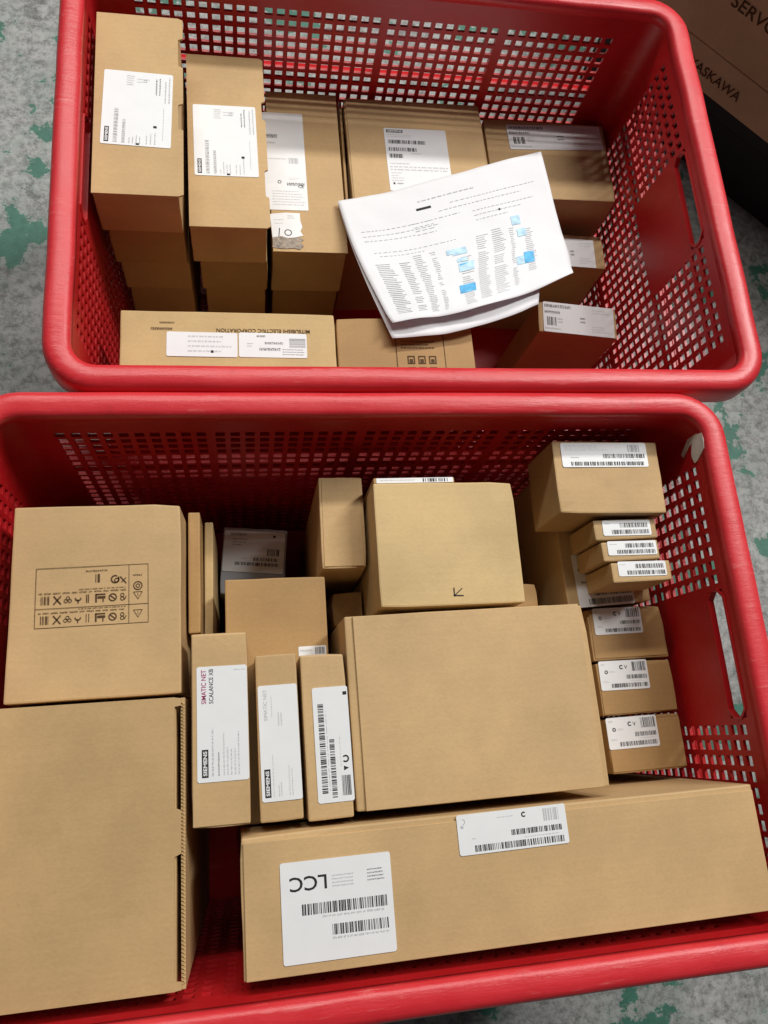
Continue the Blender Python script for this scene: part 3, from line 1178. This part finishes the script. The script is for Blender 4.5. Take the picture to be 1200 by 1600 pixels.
# big carton with open slots along its edge
X0, X1, Y0, Y1, Z1 = -.3520, -.2172, -.6850, -.4876, .345
c = carton('carton', 'largest blank kraft carton with open corrugated slots along its edge', X0, X1, Y0, Y1, .0125, Z1, 0, KR, GL, body=(0, .0064, 0, 0, .0022), bulge=.0005)
w, d = X1 - X0, Y1 - Y0
wl = w - .0030
lid = top_flap(c, [(x - .0015, y) for x, y in notched(wl, d, .0046, [(-d / 2 + .0002, -d / 2 + .006), (-.011 - .002, .020), (d / 2 - .007, d / 2 - .0002)])], .0024)
hgt = Z1 - .0125
sw = link('side_wall', box_mesh(.0032, d - .0010, hgt - .0022, .0005, 0, 0, 0), c, KR, (w / 2 - .0018, 0, 0))
# fluted edge of the side wall
V, F = [], []
n = 150
for i in range(n + 1):
    y = -d / 2 + .004 + (d - .008) * i / n
    xo = .0010 * (1 if i % 2 else -1)
    for dx in (-.00028, .00028):
        for z in (0, .0016):
            V.append((xo + dx, y, z))
for i in range(n):
    a, b = i * 4, i * 4 + 4
    F += [(a + 1, a + 3, b + 3, b + 1), (a, b, b + 1, a + 1), (a + 2, a + 3, b + 3, b + 2)]
link('fluted_edge', pyd('fluted_edge', V, F), sw, KY, (0, 0, hgt - .0026))
for sx_ in (-1, 1):
    pass
c = carton('carton', 'kraft carton printed with a framed table of recycling and warning symbols', -.3490, -.2204, -.4844, -.3315, .0125, .335, 0, KR, GL)
# printed table
tw_, th_ = .0843, .0471
p = Print(tw_, th_)
ln = .0004
p.frame(0, 0, 1, 1, ln, 6)
p.rect(.822, 0, .827, 1, 6)
p.rect(0, .315, 1, .323, 6)


def tri(u, v, r):
    for a, b in (((-1, .9), (1, .9)), ((1, .9), (0, -.8)), ((0, -.8), (-1, .9))):
        p.stroke((u + a[0] * r / tw_, v + a[1] * r / th_), (u + b[0] * r / tw_, v + b[1] * r / th_), .0004, 6)
    p.rect(u - .002, v - .1 * r / th_, u + .002, v + .6 * r / th_, 6)


tri(.905, .155, .0034)
tri(.905, .46, .0034)
p.ring(.905, .63, .0036, .0008, 6)
p.ring(.905, .63, .0017, .0006, 6)
p.lines(.86, .78, .96, .84, 1, 6)
for v in (.06, .385):
    p.bars(.05, v, .13, v + .14, 6, False, 6)
    for a, b in (((.16, v), (.225, v + .14)), ((.16, v + .14), (.225, v))):
        p.stroke(a, b, .0009, 6)
    for k in range(3):
        p.ring(.285 + .018 * (k - 1), v + .05 + .045 * (k == 1), .0015, .0005, 6)
    p.ring(.375, v + .09, .0025, .0009, 6, 180, 360)
    p.rect(.37, v, .38, v + .06, 6)
    p.bars(.445, v, .485, v + .14, 2, False, 6)
    p.rect(.525, v + .12, .615, v + .14, 6)
    p.rect(.525, v, .54, v + .14, 6)
    p.rect(.545, v + .06, .615, v + .10, 6)
    p.rect(.59, v, .60, v + .06, 6)
    p.ring(.68, v + .07, .0032, .0009, 6)
    p.stroke((.66, v + .10), (.70, v + .04), .0009, 6)
    p.ring(.765, v + .10, .0016, .0006, 6)
    p.ring(.765, v + .04, .0016, .0006, 6)
    p.stroke((.785, v + .02), (.80, v + .08), .0006, 6)
    p.lines(.03, v + .165, .80, v + .205, 1, 6, False, .7, .05)
    p.lines(.38, v + .215, .80, v + .245, 1, 6, False, .7, .05)
p.bars(.525, .72, .57, .86, 2, False, 6)
p.ring(.70, .76, .0034, .0011, 6, 60, 400)
p.ring(.715, .74, .0020, .0008, 6)
p.stroke((.745, .80), (.80, .68), .0010, 6)
p.stroke((.755, .70), (.80, .78), .0006, 6)
p.lines(.44, .90, .64, .94, 1, 6, False, .8, .05)
p.build(c, (-.2879 + .2847, -.4052 + .40795, .3225 + .00025), .7, 'printed_table')
# thin cartons beside it
carton('carton', 'thin pale carton standing on edge against the symbol-printed carton', -.2185, -.2080, -.4330, -.3260, .0125, .290, 0, KB, GL, bulge=.0004)
carton('carton', 'thin lower carton standing on edge beside the bagged carton', -.2070, -.1990, -.4310, -.3240, .0125, .250, -.4, KY, GL, bulge=.0004)
# bagged carton deep in the dark corner
c = carton('carton', 'deep-lying carton in grey plastic film with a large white label, in shadow', -.1950, -.1270, -.3790, -.3045, .0125, .150, -5.0, FILM, GL, bulge=.002)
sticker(c, (-.1605, -.3310, .0640, .0450, -5.5), c_bagged, lift=.0006)
# carton under the narrow ones
c = carton('carton', 'kraft carton carrying the narrow labelled cartons on its near half', -.1885, -.1005, -.5890, -.3868, .0125, .285, -.2, KB, GL)
sticker(c, (-.1144, -.4527, .0240, .0085, .4), c_blank)
# narrow labelled cartons on it
NG = 'narrow labelled cartons side by side'
c = carton('carton', 'widest narrow carton with black and magenta vertical lettering on its label', -.2129, -.1702, -.5828, -.4405, .285, .342, 0, KR, NG, bulge=.0006)
top_flap(c, rect_pts(.0412, .1395), .001, None, .0006)
sticker(c, (-.1897, -.5084, .0380, .0847, 0), c_l12, lift=.0009)
c = carton('carton', 'narrow carton with a mostly empty white label between two labelled ones', -.1641, -.1312, -.5834, -.4587, .285, .335, .5, KR, NG, bulge=.0006)
sticker(c, (-.1470, -.5257, .0305, .0861, .8), c_l13)
c = carton('carton', 'narrow carton with two vertical barcodes beside the blank flat carton', -.1283, -.0928, -.5855, -.4608, .285, .335, .6, KR, NG, bulge=.0006)
sticker(c, (-.1060, -.5301, .0281, .0864, .7), c_l14)
# blank flat carton
c = carton('carton', 'blank flat kraft carton with creased lid edges beside the power-supply sized cartons', -.0910, .1187, -.5820, -.4305, .0125, .335, .35, KR, GL, body=(0, 0, 0, 0, .0012))
lw, ld = .2097, .1515
top_flap(c, [(-lw / 2 + .0075, -ld / 2 + .0006), (lw / 2 - .0060, -ld / 2 + .0006), (lw / 2 - .0055, ld / 2 - .0008), (-lw / 2 + .0070, ld / 2 - .0008)], .0020, None, .0004)
c['label'] = 'blank flat kraft carton with creased lid edges, behind the long carton'
# cartons behind it
c = carton('carton', 'half-shaded blank carton tucked beside the pale carton with an arrow mark', -.1025, -.0615, -.3822, -.2960, .0125, .290, -.6, KR, GL)
top_flap(c, rect_pts(.0360, .0820), .001, None, .0005)
carton('carton', 'low kraft carton filling the corner behind the blank flat carton', -.0905, -.0610, -.4270, -.3945, .0125, .240, 0, KR, GL)
c = carton('carton', 'pale blank carton with a small black arrow mark at its near edge', -.0591, .0684, -.4261, -.3159, .0125, .330, -.6, KY, GL)
p = Print(.02, .02)
p.stroke((.5, .5), (.86, .80), .0007)
p.stroke((.5, .46), (.5, .84), .0009)
p.stroke((.46, .5), (.90, .48), .0009)
p.build(c, (.0075 - .00465 - .002, -.4165 + .371 - .001, .3175 + .0003), 0, 'arrow_mark')
c = carton('carton', 'thin carton with a label strip standing behind the pale arrow-marked carton', -.0567, .0180, -.3145, -.3085, .0125, .3235, 0, KB, GL, bulge=.0004)
sticker(c, (-.0190, -.3115, .0700, .0046, 0), c_blank)
carton('carton', 'small kraft carton wedged between the arrow-marked carton and the end cartons', .0720, .1110, -.4255, -.3955, .0125, .250, 0, KB, GL)
# corner tower
c = carton('carton', 'kraft carton under the barcode-labelled ones with its label partly covered', .1360, .2240, -.4205, -.2780, .0125, .258, 1.0, KR, GL)
sticker(c, (.1775, -.3960, .0585, .0530, 2.0), c_l9)
c = carton('carton', 'tall-sided kraft carton in the far corner with a wide barcode label', .1135, .2191, -.3475, -.2769, .258, .325, -1.2, KR, GL)
sticker(c, (.1650, -.2905, .0860, .0240, -.6), c_l7)
SG = 'three small flat cartons with barcode labels'
for i, (x0, x1, y0, y1, rz, lb, tx) in enumerate((
        (.1481, .2105, -.3702, -.3505, 1.0, (.1807, -.3592, .0480, .0146, -.5), 'small flat carton with barcode label, nearest the wide-labelled corner carton'),
        (.1528, .2098, -.3902, -.3715, 1.2, (.1829, -.3785, .0487, .0134, -.5), 'small flat carton with barcode label, middle one of the three'),
        (.1591, .2181, -.4102, -.3915, .8, (.1894, -.3982, .0477, .0138, -.8), 'small flat carton with barcode label, last of three before the labelled row'))):
    c = carton('carton', tx, x0, x1, y0, y1, .258, .315, rz, KR, SG, bulge=.0004)
    sticker(c, lb, c_flat)
PG = 'three equal cartons in a row along the end wall'
for x0, x1, y0, y1, rz, lb, tx in (
        (.1588, .2385, -.4750, -.4235, 0, (.1898, -.4370, .0506, .0259, 0), 'labelled carton by the end wall, touching the tower of small flat cartons'),
        (.1604, .2385, -.5265, -.4769, .3, (.1877, -.4894, .0503, .0277, -.6), 'labelled carton by the end wall, middle of the equal row'),
        (.1614, .2385, -.5790, -.5285, .3, (.1874, -.5427, .0515, .0287, .2), 'labelled carton by the end wall, next to the long carton')):
    c = carton('carton', tx, x0, x1, y0, y1, .0125, .250, rz, KB, PG)
    top_flap(c, [(-.0375, -.0235), (.0375, -.0235), (.0375, .0215), (-.0375, .0215)], .001, KB, .0005)
    sticker(c, lb, c_psu, lift=.0009)
# long carton
c = carton('carton', 'long kraft carton across the near end with two white labels', -.1790, .2380, -.6848, -.5894, .0125, .345, .25, KR, GL, body=(0, 0, 0, 0, .0008), bulge=.0012)
top_flap(c, [(-.2060, -.0470), (.2075, -.0470), (.2075, .0432), (-.2060, .0432)], .0016, None, .0006)
sticker(c, (-.1097, -.6440, .0816, .0669, .4), c_lcc, lift=.0011)
sticker(c, (.0285, -.6040, .0883, .0290, .8), c_l15t, lift=.0011)

# ------------------------------------------------------------------ cartons on a pallet beside the far basket
P0, P1 = Vector((.53240, .35665, 0)), Vector((.61585, .27553, 0))
dv = (P1 - P0).normalized()
nv = Vector((dv.y, -dv.x, 0))      # outward, to the camera
ang = math.degrees(math.atan2(dv.y, dv.x))


def stand(name, label, a0, a1, dep, z0, z1, inset=0.0, mat=KD, cat='carton', grp=None):
    cpt = P0 + dv * ((a0 + a1) / 2) - nv * (dep / 2 + inset)
    r = bpy.data.objects.new(name, None)
    COL.objects.link(r)
    r.location = (cpt.x, cpt.y, z0)
    r.rotation_euler = (0, 0, R(ang))
    tag(r, label, cat, grp)
    return r


pl = stand('pallet', 'black plastic pallet under the dull brown cartons', -.20, .85, .60, 0, .12, .004, cat='pallet')
link('deck', box_mesh(1.05, .60, .024, .003), pl, BLACKP, (0, 0, .0958))
for k in range(3):
    link('runner', box_mesh(1.04, .11, .0955, .004), pl, BLACKP, (0, -.24 + .24 * k, .0003))
YG = 'dull brown cartons stacked on the pallet'
a = stand('carton', 'dull brown carton lettered YASKAWA, lower of the two on the pallet', -.20, .72, .55, .12, .178, 0, grp=YG)
link('body', box_mesh(.92, .55, .058, .002, .0008, 3), a, KD)
b = stand('carton', 'dull brown carton with large dark lettering, upper of the two on the pallet', -.20, .72, .55, .178, .42, .001, grp=YG)
link('body', box_mesh(.92, .55, .242, .002, .0008, 5), b, KD)


def face_text(root, s, along, zrel, size, dep, width):
    p_ = Print(1, 1)
    p_.text(s, .5, .5, size, 0, 6, .01, width)
    o_ = p_.build(root, (along - .26, -dep / 2 - .0006, zrel), 0, 'printed_lettering')
    o_.rotation_euler = (R(90), 0, 0)


face_text(a, 'YASKAWA', -.052, .020, .0150, .55, .093)
face_text(b, 'SERVO', -.047, .062, .0165, .55, .074)

for o in bpy.data.objects:
    if '_z' in o:
        del o['_z']
